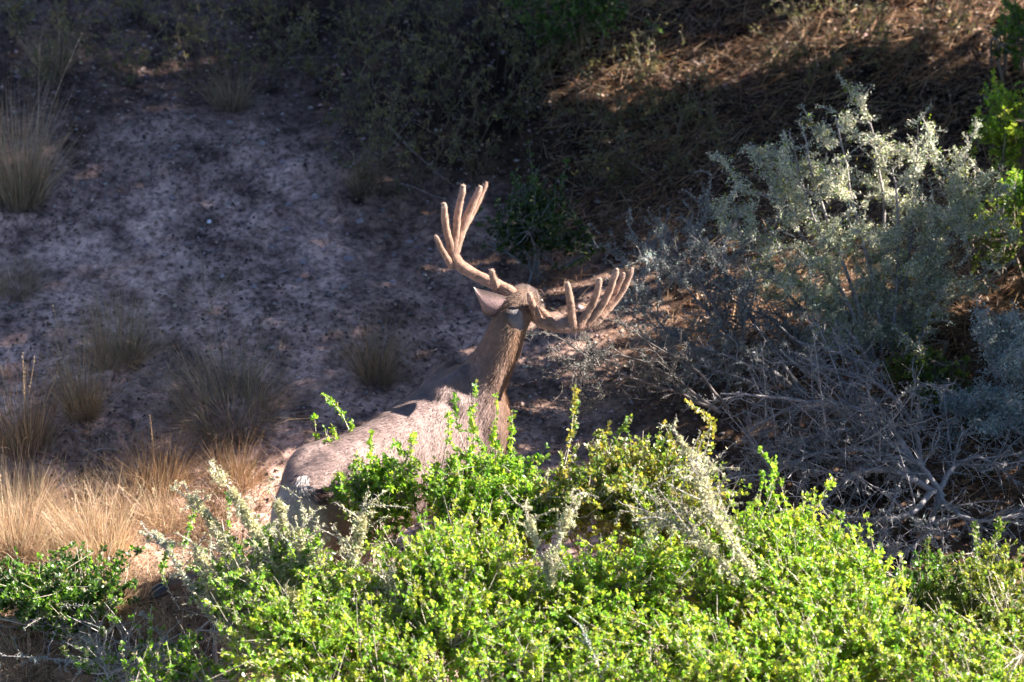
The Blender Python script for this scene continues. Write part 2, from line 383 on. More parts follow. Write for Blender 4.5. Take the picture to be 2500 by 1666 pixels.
    # ears: cupped blades with thickness; rows from base to tip as (left px, right px, y)
    def ear(rows, cup, inner, outer, tipc, twist=0.0):
        L_ = spline(np.array([aty(*a, y) for a, b, y in rows]), 14); R_ = spline(np.array([aty(*b, y - twist) for a, b, y in rows]), 14)
        t = np.linspace(0, 1, 9); m = MB(); nrm = unit(np.cross(R_ - L_, np.gradient((L_ + R_) / 2, axis=0)))
        nrm *= np.sign((nrm @ (-FWD)))[:, None]
        g_ = L_[:, None] * (1 - t)[None, :, None] + R_[:, None] * t[None, :, None] - nrm[:, None] * (cup * np.linalg.norm(R_ - L_, axis=1)[:, None] * np.sin(np.pi * t)[None])[..., None]
        th_ = .005 * np.sin(np.pi * np.clip(t, .05, .95))[None, :, None]
        fr = (g_ + nrm[:, None] * th_).reshape(-1, 3); bk = (g_ - nrm[:, None] * th_).reshape(-1, 3)
        a = (np.arange(13)[:, None] * 9 + np.arange(8)[None]).ravel(); q = np.stack([a, a + 1, a + 10, a + 9], 1)
        edge = np.minimum(t, 1 - t); rim = (np.clip(1 - edge / .26, 0, 1) ** .6)[None, :, None]; tip = np.clip((np.linspace(0, 1, 14) - .86) / .1, 0, 1)[:, None, None]
        ci = (np.asarray(inner) * (1 - rim) + np.array([.055, .04, .035]) * rim) * (1 - tip) + np.asarray(tipc) * tip; co = np.tile(np.asarray(outer), (14, 9, 1)) * (1 - tip) + np.asarray(tipc) * tip
        m.add(fr, q, ci.reshape(-1, 3)); m.add(bk, q[:, ::-1], co.reshape(-1, 3))
        m.build('ear', M_FUR, root, smooth=True)
    # right ear: turned back, hollow towards the camera, its shade put into a darker colour
    ear([((1254, 748), (1274, 760), -1.425), ((1240, 755), (1280, 780), -1.455), ((1233, 771), (1282, 797), -1.475), ((1238, 789), (1277, 804), -1.485), ((1250, 802), (1268, 809), -1.49)], .14, (.12, .11, .11), (.17, .12, .09), (.10, .08, .07), .085)
    # left ear: held out to the left, its lit back towards the camera
    ear([((1242, 727), (1240, 758), -1.375), ((1218, 719), (1218, 770), -1.395), ((1196, 713), (1198, 774), -1.41), ((1176, 708), (1181, 768), -1.42), ((1163, 704), (1170, 738), -1.425), ((1156, 701), (1158, 708), -1.43)], -.10, (.235, .155, .15), (.235, .155, .15), (.42, .37, .34))
    # tail: white, with a dark brush at the end
    tl = MB(); tp = [aty(742, 1172, T[1] + .0), aty(738, 1190, T[1] - .05), aty(752, 1203, T[1] - .085), aty(775, 1210, T[1] - .10)]
    tube(tl, spline(tp, 12), np.interp(np.linspace(0, 1, 12), [0, .4, 1], [.014, .022, .016]), (.16, .13, .12), 10)
    tail = tl.build('tail', M_FUR, root, smooth=True)
    tf = MB(); sp = spline(tp, 60); rng = np.random.default_rng(9)
    k = rng.integers(0, 60, 2600); b0 = sp[k] + rand_dirs(2600, rng) * .020; dd = unit(np.gradient(sp, axis=0)[k]); white = np.array([.34, .31, .30]); dark = np.array([.07, .04, .035])
    kk = np.clip((k / 60 - .62) / .15 + .2 * rng.normal(size=2600), 0, 1)[:, None]
    blades(tf, b0, unit(dd + .18 * (b0 - sp[k]) / .024 + .16 * rng.normal(size=(2600, 3))), np.tile([0, 0, -.25], (2600, 1)), .03 + .025 * rng.random(2600), .0025, white * (1 - kk) + dark * kk, 2, rng)
    tf.build('tail_hair', M_HAIR, tail, kind='stuff')
    # antlers
    CV = np.array([.27, .162, .115]); TIP = np.array([.31, .23, .19])
    def beam(pts, rad, n, name, parent):
        p = spline(np.array([aty(a, b, c) for a, b, c in pts]), n); x = np.linspace(0, 1, n)
        rr = np.interp(x, np.linspace(0, 1, len(rad)), rad); q = np.arange(n)
        rr = rr * (1 + .05 * np.sin(q * 1.7) * np.sin(q * .63 + 1))
        if True:   # rounded end
            rr = rr * np.sqrt(np.clip(1 - np.clip((x - .93) / .085, 0, 1) ** 2, .05, 1))
        col = CV * (1 - np.clip((x - .8) / .2, 0, 1)[:, None] * .5) + TIP * np.clip((x - .8) / .2, 0, 1)[:, None] * .5
        rr = rr * .88; m = MB(); tube(m, p, rr, col, 14)
        v = m.v[0]; ax = np.repeat(p, 14, 0); off = v - ax; kz = 1 + .16 * vnoise(v[:, 0] * 1.3 + v[:, 2], v[:, 1] - v[:, 2], 38, 2) + .10 * vnoise(v[:, 0] - v[:, 2], v[:, 1] + v[:, 2], 95, 5)
        m.v[0] = ax + off * kz[:, None]; m.c[0] = m.c[0] * (1 + .55 * vnoise(v[:, 0] + v[:, 2], v[:, 1] + .5 * v[:, 2], 26, 4))[:, None]
        N = n * 45; rg = np.random.default_rng(int(abs(p[0, 0]) * 1e5) % 9999); i = rg.integers(0, len(v), N); o_ = unit(off[i]); q = m.v[0][i] + rg.normal(size=(N, 3)) * .002; d = unit(o_ + .5 * rg.normal(size=(N, 3))); sd_ = unit(np.cross(d, rand_dirs(N, rg))) * .0007
        q = q - o_ * .001; m.add(np.stack([q - sd_, q + sd_, q + d * (.003 + .0035 * rg.random((N, 1)))], 1).reshape(-1, 3), np.arange(N * 3).reshape(-1, 3), np.repeat(m.c[0][i] * 1.15, 3, 0))
        return m.build(name, M_VELVET, parent, smooth=True)
    la = beam([(1262, 727, -1.36), (1245, 712, -1.34), (1218, 698, -1.31), (1185, 684, -1.275), (1150, 666, -1.24), (1122, 646, -1.215), (1108, 624, -1.195), (1104, 600, -1.18)], [.032, .027, .026, .025, .025, .026, .026, .018], 40, 'antler', root)
    for pts, rad in (([(1106, 650, -1.215), (1092, 632, -1.22), (1077, 606, -1.23), (1064, 577, -1.24)], [.020, .015, .013, .010]),
                     ([(1106, 628, -1.195), (1096, 585, -1.18), (1087, 545, -1.165), (1084, 496, -1.15)], [.022, .016, .0165, .013]),
                     ([(1106, 618, -1.19), (1113, 570, -1.155), (1118, 520, -1.13), (1132, 453, -1.10)], [.024, .016, .0165, .014]),
                     ([(1108, 616, -1.185), (1124, 570, -1.14), (1147, 514, -1.10), (1174, 456, -1.06)], [.026, .022, .018, .014]),
                     ([(1130, 565, -1.12), (1148, 530, -1.08), (1166, 494, -1.04), (1188, 446, -1.0)], [.012, .014, .014, .011]),
                     ([(1214, 704, -1.315), (1208, 690, -1.325), (1203, 676, -1.335), (1200, 659, -1.34)], [.026, .018, .014, .011])):
        beam(pts, rad, 26, 'tine', la)
    ra = beam([(1288, 748, -1.36), (1302, 768, -1.385), (1322, 786, -1.405), (1350, 797, -1.41), (1385, 800, -1.405), (1420, 797, -1.39), (1450, 787, -1.375), (1474, 768, -1.36)], [.032, .028, .026, .025, .025, .024, .022, .014], 40, 'antler', root)
    for pts, rad in (([(1312, 778, -1.40), (1304, 755, -1.415), (1297, 735, -1.42), (1291, 716, -1.425)], [.025, .019, .015, .011]),
                     ([(1350, 795, -1.41), (1338, 778, -1.395), (1327, 764, -1.38), (1317, 752, -1.37)], [.022, .018, .016, .011]),
                     ([(1398, 798, -1.40), (1396, 768, -1.395), (1392, 735, -1.39), (1385, 690, -1.385)], [.024, .019, .018, .013]),
                     ([(1412, 796, -1.395), (1436, 762, -1.375), (1453, 728, -1.36), (1465, 680, -1.345)], [.022, .017, .0165, .013]),
                     ([(1432, 794, -1.385), (1463, 756, -1.36), (1486, 715, -1.34), (1507, 657, -1.315)], [.022, .017, .0165, .013]),
                     ([(1458, 780, -1.37), (1482, 750, -1.34), (1503, 716, -1.31), (1524, 668, -1.28)], [.017, .014, .014, .011]),
                     ([(1466, 774, -1.365), (1494, 744, -1.33), (1522, 706, -1.30), (1544, 656, -1.265)], [.018, .016, .015, .012])):
        beam(pts, rad, 26, 'tine', ra)
    return root
DEER = build_deer()

# ------------------------------------------------------------------ plants: generators
def shrub(name, label, cat, crown, radii, n_shoots, leafcols, leaf=(0.017, 0.008), rng_seed=1, group=None, nodes=14, per=4, bark=(.20, .16, .12), lean=(0, 0, 0.15),
          sprigs=(), lich=0, lichcols=((.5, .52, .36),), stems=7, twig_r=.0016, base=None, leafstart=.35, bare=0.0, clumps=9):
    """leafy thorny bush: stems from the ground, shoots filling the crown, leaf clusters along the shoots"""
    rng = np.random.default_rng(rng_seed); c = np.asarray(crown, float); R = np.asarray(radii, float)
    if base is None: base = (c[0], c[1] + .1 * R[1])
    bz = float(gz(base[0], base[1])); b = np.array([base[0], base[1], bz])
    root = thing(name, label, cat, b, group)
    wood = MB(); fol = MB(); lm = MB(); bark = np.asarray(bark)
    hubs = []
    for k in range(stems):
        q = c + R * rng.normal(size=3) * np.array([.45, .45, .25]) - np.array([0, 0, R[2] * .35]); q[2] = max(q[2], bz + .12)
        st = b + np.array([rng.normal() * .05, rng.normal() * .05, -.03]); md = (st + q) / 2 + rng.normal(size=3) * .05 + np.array([0, 0, .05])
        p = spline([st, md, q], 9); tube(wood, p, np.linspace(.008, .0035, 9), bark * (.8 + .4 * rng.random()), 5); hubs.append(p[4:])
    hubs = np.concatenate(hubs)
    cl = c + R * unit(rng.normal(size=(clumps, 3))) * (.55 + .45 * rng.random((clumps, 1)))       # leafy clumps inside the crown
    P0 = []; D0 = []; TN = []
    tg = []
    for k in range(n_shoots):
        if rng.random() < .72: q = cl[rng.integers(clumps)] + rng.normal(size=3) * R * .22
        else: q = c + R * unit(rng.normal(size=3)) * rng.random() ** .33
        q[2] = max(q[2], bz + .06); tg.append(q)
    tg += [np.asarray(s, float) for s in sprigs]
    for k, q in enumerate(tg):
        d2 = ((hubs - q) ** 2).sum(1); h = hubs[rng.choice(len(hubs), p=(lambda w: w / w.sum())(np.exp(-d2 / .03) + 1e-9))]
        if k >= n_shoots: h = q + np.array([rng.normal() * .05, rng.normal() * .05, -.30])
        md = (h + q) / 2 + rng.normal(size=3) * .03 - np.array([0, 0, .02]); q2 = q + np.asarray(lean) * .12
        p = spline([h, md, q2], 5); tube(wood, p, np.linspace(.003, twig_r * .6, 5), bark * (.8 + .5 * rng.random()), 3, False)
        if rng.random() < bare and k < n_shoots: continue
        m = nodes if k < n_shoots else nodes + 12
        t = leafstart + (1 - leafstart) * np.sort(rng.random(m)); pp = spline([h, md, q2], 60); ii = np.clip((t * 59).astype(int), 0, 59)
        tn = unit(np.gradient(pp, axis=0)); tone = rng.random()
        for _ in range(per):
            P0.append(pp[ii] + rng.normal(size=(m, 3)) * .0025); D0.append(unit(tn[ii] * .55 + rng.normal(size=(m, 3)) * .75 + np.array([0, 0, .15]))); TN.append(np.full(m, tone))
        if lich and rng.random() < lich:
            kf = 90; j = rng.integers(0, 60, kf); lp = pp[j] + rand_dirs(kf, rng) * (.010 * rng.random((kf, 1)))
            fuzz(lm, lp, .011, pick(lichcols, kf, rng), rng)
    if P0:
        P0 = np.concatenate(P0); D0 = np.concatenate(D0); TN = np.concatenate(TN); n = len(P0)
        col = pick(leafcols, n, rng, .24, np.clip(TN + .22 * rng.normal(size=n), 0, .999))
        old = rng.random(n) < .10; col[old] = pick([(.20, .19, .10), (.26, .22, .12), (.15, .17, .09)], int(old.sum()), rng)
        sz = .45 + 1.1 * rng.random(n) ** 1.4
        leaves(fol, P0, D0, rand_dirs(n, rng) + np.array([.15, 0, 1.0]), leaf[0] * sz, leaf[1] * sz * (0.85 + .3 * rng.random(n)), col, rng)
        fol.build('foliage', M_LEAF, root, kind='stuff')
    wood.build('branches', M_BARK, root, smooth=True, kind='stuff')
    if lm.v: lm.build('lichen', M_LICHEN, root, kind='stuff')
    return root

GREEN = [(.09, .20, .026), (.15, .285, .034), (.215, .365, .042), (.29, .41, .05), (.37, .425, .058)]
OLIVE = [(.085, .145, .025), (.125, .185, .032), (.17, .22, .038), (.22, .24, .042), (.27, .23, .042)]
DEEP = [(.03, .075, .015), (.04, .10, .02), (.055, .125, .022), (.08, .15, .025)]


# ---- foreground bushes: a hedge of bush tops about a metre high, nearer to the camera towards the bottom of the picture
def fg(label, px, py, z, r, n, cols, seed, sprigs=(), **k):
    k.setdefault('leaf', (.0165, .0093)); k.setdefault('lich', .10); k.setdefault('lichcols', ((.44, .38, .24), (.34, .31, .22))); k.setdefault('bare', .11); k.setdefault('bark', (.32, .28, .23)); n = int(n * 1.45); k.setdefault('clumps', 18); k.setdefault('stems', 9)
    c = atz(px, py, z)
    return shrub('wolfberry_bush', label, 'bush', c, r, n, cols, rng_seed=seed, group='green bushes in front of the deer', sprigs=[aty(a, b, c[1] + .08 + .1 * (q % 2)) for q, (a, b) in enumerate(sprigs)], **k)
fg('leafy green bush pressed against the deer\'s shoulder and chest', 1200, 1200, 1.02, (.30, .19, .17), 330, GREEN[:4], 11, [(1110, 975), (1165, 935), (1095, 1015), (1215, 975), (1150, 1010), (1250, 1010)], bare=.05)
fg('thin sprays of green leaves hanging in front of the deer\'s flank', 930, 1200, 1.0, (.21, .13, .13), 105, GREEN[:4], 12, [(905, 1060), (1010, 1070), (870, 1120), (960, 1090)], clumps=12, stems=5, lich=.1)
fg('small upright green sprig rising behind the deer\'s rump', 800, 1085, .98, (.05, .04, .05), 4, GREEN[1:4], 13, [(785, 970), (768, 1025), (860, 1040), (815, 1050)], stems=2, clumps=3)
fg('olive yellow bush right of the deer\'s chest, some leaves orange', 1570, 1190, 1.08, (.40, .24, .18), 400, OLIVE, 14, [(1405, 955), (1408, 985), (1672, 985), (1490, 1035), (1540, 1025), (1620, 1040), (1745, 1040)], lich=.25, lichcols=((.56, .52, .34), (.46, .44, .30)))
fg('bright green bush sloping down towards the dead grey branches', 1900, 1400, 1.0, (.38, .30, .20), 560, GREEN[1:], 15, [(1855, 1105), (1895, 1120), (1905, 1180), (1860, 1160), (2060, 1255), (2110, 1290), (2145, 1330), (1980, 1260)])
fg('dense yellow green bush filling the lower middle', 1500, 1470, 1.0, (.42, .34, .19), 560, GREEN[1:], 16)
fg('dense bright green bush below the deer\'s belly', 1110, 1430, 1.0, (.40, .32, .19), 560, GREEN[1:], 17)
fg('bright green bush at the bottom under the sloping bush', 2080, 1560, 1.0, (.38, .34, .19), 520, GREEN[1:], 18, [(2205, 1400), (2200, 1360)])
fg('open olive green bush in the lower right corner with bare stems', 2430, 1480, .95, (.26, .30, .22), 330, OLIVE[:4], 19, [(2265, 1320), (2270, 1380), (2380, 1285), (2440, 1275), (2300, 1370)], bare=.2, lich=.1)
fg('green bush half hidden among pale lichen below the deer\'s rump', 690, 1425, .93, (.34, .28, .16), 320, GREEN[:4], 20, lich=.4, lichcols=((.58, .55, .37), (.50, .48, .33)), bare=.25)
fg('yellow green bush along the bottom edge under the lichen branches', 880, 1600, .98, (.40, .32, .17), 460, GREEN[1:], 21, lich=.06)
fg('green bush along the bottom edge beneath the lower middle bush', 1360, 1650, 1.0, (.44, .30, .17), 430, GREEN[1:], 22)
fg('green bush along the bottom edge left of the corner', 1760, 1640, 1.0, (.40, .30, .18), 430, GREEN[1:], 23)
fg('yellow green bush cut off by the bottom right corner', 2330, 1680, 1.0, (.34, .28, .16), 330, GREEN[1:] + OLIVE[1:3], 26)
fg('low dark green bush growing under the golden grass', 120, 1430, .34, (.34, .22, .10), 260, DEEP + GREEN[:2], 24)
fg('sparse green bush with grey stems in the lower left', 450, 1640, .75, (.30, .22, .10), 90, GREEN[:3], 25, lich=.4, bare=.3)

fg('dense silvery lichen clump in front of the deer\'s hind legs', 590, 1400, .82, (.27, .20, .17), 130, GREEN[:2], 28, [(480, 1240), (560, 1210), (630, 1270), (420, 1330)], lich=1.0, bare=.72, lichcols=((.60, .57, .36), (.52, .50, .32), (.66, .63, .43), (.42, .42, .30)), bark=(.36, .33, .30))
fg('grey lichen clump filling the bottom left, below the hoof', 330, 1590, .52, (.30, .20, .14), 110, GREEN[:2], 29, lich=1.0, bare=.75, lichcols=((.46, .46, .34), (.38, .40, .32), (.54, .52, .38)), bark=(.33, .31, .29))
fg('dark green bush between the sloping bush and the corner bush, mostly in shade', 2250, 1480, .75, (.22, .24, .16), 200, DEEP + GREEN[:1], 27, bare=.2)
# ---- lichen-clad branches
PALE = [(.56, .53, .30), (.50, .48, .28), (.64, .60, .37), (.42, .41, .25)]
GREYL = [(.36, .40, .36), (.42, .45, .40), (.48, .50, .42), (.33, .37, .36)]
GREYW = np.array([.27, .245, .235])
def branchlets(wood, lm, path, n, rng, length=.10, lich=30, cols=PALE, thorns=True, size=.010, sleeve=.010, col=GREYW):
    """side twigs with thorns and lichen along a path"""
    tn = unit(np.gradient(path, axis=0)); m = len(path)
    for k in range(n):
        i = rng.integers(int(m * .15), m); d = unit(tn[i] * .6 + rng.normal(size=3) * .7); L_ = length * (.4 + .9 * rng.random())
        p = spline([path[i], path[i] + d * L_ * .5 + rng.normal(size=3) * L_ * .12, path[i] + d * L_ + rng.normal(size=3) * L_ * .2], 5)
        tube(wood, p, np.linspace(.0026, .0011, 5), col * (.7 + .6 * rng.random()), 3, False)
        if thorns:
            for _ in range(3):
                j = rng.integers(1, 5); e = unit(rng.normal(size=3)) * (.012 + .014 * rng.random()); tube(wood, [p[j], p[j] + e], [.0012, .0003], col * 1.1, 3, False)
        if lich:
            q = spline(p, 40)[rng.integers(0, 40, lich)] + rand_dirs(lich, rng) * sleeve * rng.random((lich, 1)); fuzz(lm, q, size, pick(cols, lich, rng), rng)
def lichen_branch(label, pts, seed, rad=.0055, sleeve=.020, dens=900, twigs=16, cols=PALE, length=.09, name='lichen_branch', group='lichen branches in front of the deer', bare=.12, cat='branch'):
    rng = np.random.default_rng(seed); P = np.array([aty(*p) for p in pts]); path = spline(P, 60)
    path = path + .006 * np.stack([vnoise(np.arange(60) * .1, k * 9.1, 2, seed + k) for k in range(3)], 1)
    root = thing(name, label, cat, path[0], group); wood = MB(); lm = MB()
    tube(wood, path, np.linspace(rad, rad * .35, 60), GREYW * .9, 6)
    branchlets(wood, lm, path, twigs, rng, length, 45, cols, sleeve=sleeve * .6)
    n = int(dens * len(pts)); t = rng.random(n); t = t[(vnoise(t * 7, t * 0 + seed, 1, 2) > -.30)]; t = t * (1 - bare); n = len(t)
    i = (t * 59).astype(int); lp = path[i] + rand_dirs(n, rng) * sleeve * rng.random((n, 1)) ** .6 * (.5 + 1.0 * (vnoise(t * 14, t * 0 + seed, 1, 3) + .5))[:, None]
    fuzz(lm, lp, .012, pick(cols, n, rng, .12), rng)
    wood.build('branch', M_BARK, root, smooth=True, kind='stuff'); lm.build('lichen', M_LICHEN, root, kind='stuff'); return root
lichen_branch('thick pale lichen branch pointing up left beside the deer\'s rump, tallest of them', [(800, 1560, -2.75), (690, 1400, -2.6), (620, 1290, -2.5), (565, 1200, -2.44), (508, 1128, -2.40)], 31, sleeve=0.027, dens=1600)
lichen_branch('pale lichen branch left of the tallest one, tip bare', [(720, 1560, -2.75), (600, 1400, -2.6), (540, 1310, -2.52), (490, 1240, -2.47), (445, 1205, -2.44)], 32, sleeve=0.020, dens=1040)
lichen_branch('pale lichen branch crossing the deer\'s dark hind leg', [(960, 1560, -2.85), (860, 1460, -2.7), (760, 1390, -2.6), (700, 1330, -2.52), (685, 1250, -2.45), (655, 1190, -2.42)], 33, sleeve=0.022, dens=1200)
lichen_branch('short pale lichen branch forking off under the hind leg', [(900, 1480, -2.7), (800, 1400, -2.6), (730, 1340, -2.54), (650, 1300, -2.5)], 34, sleeve=0.019, dens=880)
lichen_branch('thin grey lichen branch low on the left, near the hoof', [(700, 1640, -2.8), (560, 1520, -2.6), (470, 1440, -2.5), (400, 1330, -2.42), (350, 1290, -2.38)], 35, sleeve=0.016, dens=720, cols=PALE + GREYL)
lichen_branch('drooping pale lichen branch at the bottom below the rump', [(700, 1440, -2.72), (745, 1500, -2.85), (770, 1560, -2.95), (800, 1640, -3.05)], 36, sleeve=0.020, dens=960)
lichen_branch('pale lichen branch arching over the deer\'s lower rump', [(900, 1620, -2.95), (820, 1500, -2.75), (760, 1420, -2.65), (730, 1330, -2.55), (740, 1270, -2.5)], 46, sleeve=0.022, dens=1120, twigs=34, length=.12)
lichen_branch('pale lichen branch leaning right in front of the flank', [(760, 1600, -2.95), (800, 1480, -2.75), (850, 1390, -2.65), (880, 1300, -2.58), (885, 1230, -2.52)], 47, sleeve=0.020, dens=960, twigs=34, length=.12)
lichen_branch('low pale lichen branch between the hoof and the tallest lichen branch', [(640, 1660, -2.85), (560, 1560, -2.7), (520, 1470, -2.6), (500, 1390, -2.52), (470, 1330, -2.48)], 48, sleeve=0.022, dens=1040, twigs=34, length=.12)
lichen_branch('pale lichen branch near the bottom left of the green bushes', [(560, 1720, -3.0), (600, 1620, -2.85), (620, 1540, -2.72), (600, 1460, -2.62), (610, 1400, -2.56)], 49, sleeve=0.025, dens=1120, twigs=34, length=.12)
lichen_branch('tan lichen branch low in the bright bush below the belly', [(1000, 1640, -3.1), (980, 1540, -2.95), (960, 1460, -2.85), (930, 1390, -2.76)], 50, sleeve=.02, dens=500, twigs=30, length=.11)
lichen_branch('forked pale lichen branch standing in the middle of the green bushes, left prong', [(1345, 1430, -2.88), (1330, 1370, -2.80), (1305, 1310, -2.75), (1285, 1240, -2.70)], 37, sleeve=.016, dens=420, twigs=14)
lichen_branch('forked pale lichen branch standing in the middle of the green bushes, right prong', [(1345, 1430, -2.88), (1355, 1350, -2.80), (1375, 1290, -2.75), (1400, 1215, -2.70)], 38, sleeve=.018, dens=450, twigs=20)
lichen_branch('stubby pale lichen branch sticking out of the olive bush', [(1740, 1230, -2.62), (1710, 1150, -2.56), (1680, 1100, -2.53), (1640, 1050, -2.50)], 39, sleeve=.015, dens=420, twigs=8)
lichen_branch('broad pale lichen spray below the olive bush, left', [(1800, 1420, -2.9), (1720, 1330, -2.80), (1650, 1280, -2.74), (1570, 1260, -2.70)], 40, sleeve=.022, dens=420, twigs=40, length=.15)
lichen_branch('broad pale lichen spray below the olive bush, right', [(1840, 1400, -2.88), (1760, 1280, -2.78), (1720, 1210, -2.70), (1700, 1140, -2.64)], 41, sleeve=.022, dens=420, twigs=40, length=.15)
lichen_branch('grey lichen tangle left of the deer shadow', [(330, 1680, -2.4), (250, 1600, -2.25), (190, 1540, -2.15), (120, 1500, -2.1)], 42, sleeve=.02, dens=400, twigs=44, length=.16, cols=GREYL + PALE)
lichen_branch('bleached dead branch in the bottom left corner', [(420, 1700, -2.45), (300, 1640, -2.35), (150, 1610, -2.28), (-40, 1600, -2.25)], 43, sleeve=.008, dens=100, twigs=22, cols=GREYL, name='dead_branch')
lichen_branch('bare thorny twig over the deer shadow in the lower left', [(470, 1690, -2.6), (420, 1590, -2.5), (390, 1550, -2.46), (352, 1502, -2.44)], 44, rad=.005, sleeve=.002, dens=8, twigs=14, length=.03, cols=GREYL, name='dead_branch')
lichen_branch('dead grey stick poking up from the bushes at the bottom', [(1480, 1700, -3.4), (1460, 1630, -3.3), (1440, 1580, -3.22), (1425, 1545, -3.18)], 45, rad=.009, sleeve=.008, dens=120, twigs=5, cols=GREYL, name='dead_branch')

# ---- grey thorn shrubs right of the deer
def thorn_shrub(label, limbs, seed, sub=7, wood_col=GREYW, twigs=26, length=.16, lich=45, cols=GREYL, sleeve=.014, group='grey thorn shrubs', rad=.012, leafy=0, fluff=300):
    rng = np.random.default_rng(seed); b = aty(*limbs[0][0]); root = thing('thorn_shrub', label, 'shrub', b, group)
    lm = MB(); lf = MB()
    for L_ in limbs:
        wood = MB(); path = spline(np.array([aty(*p) for p in L_]), 60); k_ = np.arange(60)
        path = path + .014 * np.stack([vnoise(k_ * .1, k_ * 0 + seed + rng.random() * 50, 2, k) for k in range(3)], 1)
        tube(wood, path[::2], np.linspace(rad, rad * .25, 30), wood_col * (.7 + .4 * rng.random()), 6)
        tn = unit(np.gradient(path, axis=0))
        for _ in range(sub):                                    # second-order limbs
            i = rng.integers(10, 58); d = unit(tn[i] + rng.normal(size=3) * .65); ln = length * 2.2 * (.5 + .7 * rng.random())
            p2 = spline([path[i], path[i] + d * ln * .5 + rng.normal(size=3) * .03, path[i] + d * ln + rng.normal(size=3) * .05], 30)
            tube(wood, p2[::3], np.linspace(.0045, .0015, 10), wood_col * (.7 + .5 * rng.random()), 4)
            branchlets(wood, lm, p2, twigs // 3, rng, length * .6, lich, cols, sleeve=sleeve, col=wood_col)
            if fluff:
                j = rng.integers(5, rng.choice([17, 24, 30]), fluff); fuzz(lm, p2[j] + rand_dirs(fluff, rng) * sleeve * 1.9 * rng.random((fluff, 1)), .012, pick(cols, fluff, rng), rng)
            if leafy:
                q = p2[rng.integers(8, 30, leafy)] + rng.normal(size=(leafy, 3)) * .02; leaves(lf, q, rand_dirs(leafy, rng), rand_dirs(leafy, rng), .014, .007, pick(OLIVE, leafy, rng), rng)
        branchlets(wood, lm, path, twigs // 2, rng, length, lich, cols, sleeve=sleeve, col=wood_col)
        wood.build('limb', M_BARK, root, smooth=True, kind='stuff')
    if lm.v: lm.build('lichen', M_LICHEN, root, kind='stuff')
    if lf.v: lf.build('foliage', M_LEAF, root, kind='stuff')
    return root
B0 = (2160, 990, -.35)
SAGE = [(.47, .49, .34), (.56, .56, .37), (.38, .42, .35), (.63, .61, .42)]
thorn_shrub('tall grey thorn shrub furred with lichen, lit on top, right of the antlers', [
    [B0, (2120, 860, -.25), (2050, 700, -.15), (1980, 520, -.02), (1925, 310, .12)],
    [B0, (2150, 840, -.2), (2130, 680, -.05), (2080, 480, .1), (2040, 270, .25)],
    [B0, (2200, 850, -.2), (2210, 700, -.05), (2230, 520, .08), (2245, 350, .2)],
    [B0, (2230, 860, -.2), (2280, 720, -.08), (2320, 560, .05), (2340, 420, .15)],
    [B0, (2080, 880, -.3), (1960, 760, -.22), (1870, 640, -.12), (1790, 540, -.05)],
    [B0, (2100, 840, -.22), (2000, 640, -.1), (1900, 500, .0), (1840, 470, .05)],
    [B0, (2150, 840, -.15), (2160, 620, .1), (2150, 440, .25), (2120, 290, .38)],
    [B0, (2200, 800, -.1), (2290, 640, .05), (2350, 520, .12), (2360, 470, .15)],
    [B0, (2120, 820, -.2), (2040, 600, .0), (1990, 440, .12), (1960, 320, .2)],
    [B0, (2180, 820, -.18), (2190, 640, .0), (2190, 500, .1), (2180, 400, .18)],
    [B0, (2230, 880, -.25), (2260, 780, -.15), (2270, 650, -.05), (2280, 520, .05)],
    [B0, (2110, 860, -.28), (2020, 760, -.2), (1940, 680, -.15), (1880, 560, -.06)]], 51, sub=11, cols=SAGE, lich=50, sleeve=.02, leafy=30, fluff=420, length=.12)
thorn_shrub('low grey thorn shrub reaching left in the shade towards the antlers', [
    [(1960, 960, -.55), (1850, 880, -.5), (1760, 800, -.42), (1680, 710, -.35), (1640, 660, -.3)],
    [(1960, 960, -.55), (1800, 840, -.45), (1730, 720, -.35), (1690, 660, -.28), (1640, 620, -.25)],
    [(1960, 960, -.55), (1800, 880, -.5), (1680, 840, -.48), (1610, 790, -.42), (1570, 730, -.38)],
    [(1960, 960, -.55), (1850, 800, -.4), (1790, 690, -.3), (1740, 640, -.22), (1700, 560, -.15)],
    [(2060, 960, -.5), (1960, 860, -.42), (1880, 780, -.36), (1800, 740, -.32), (1740, 690, -.28)],
    [(2100, 980, -.5), (2020, 900, -.45), (1920, 860, -.42), (1820, 870, -.45), (1720, 880, -.48)]], 52, sub=9, wood_col=np.array([.17, .155, .15]), cols=[(.24, .265, .24), (.19, .21, .20)], lich=40, sleeve=.016, fluff=160)
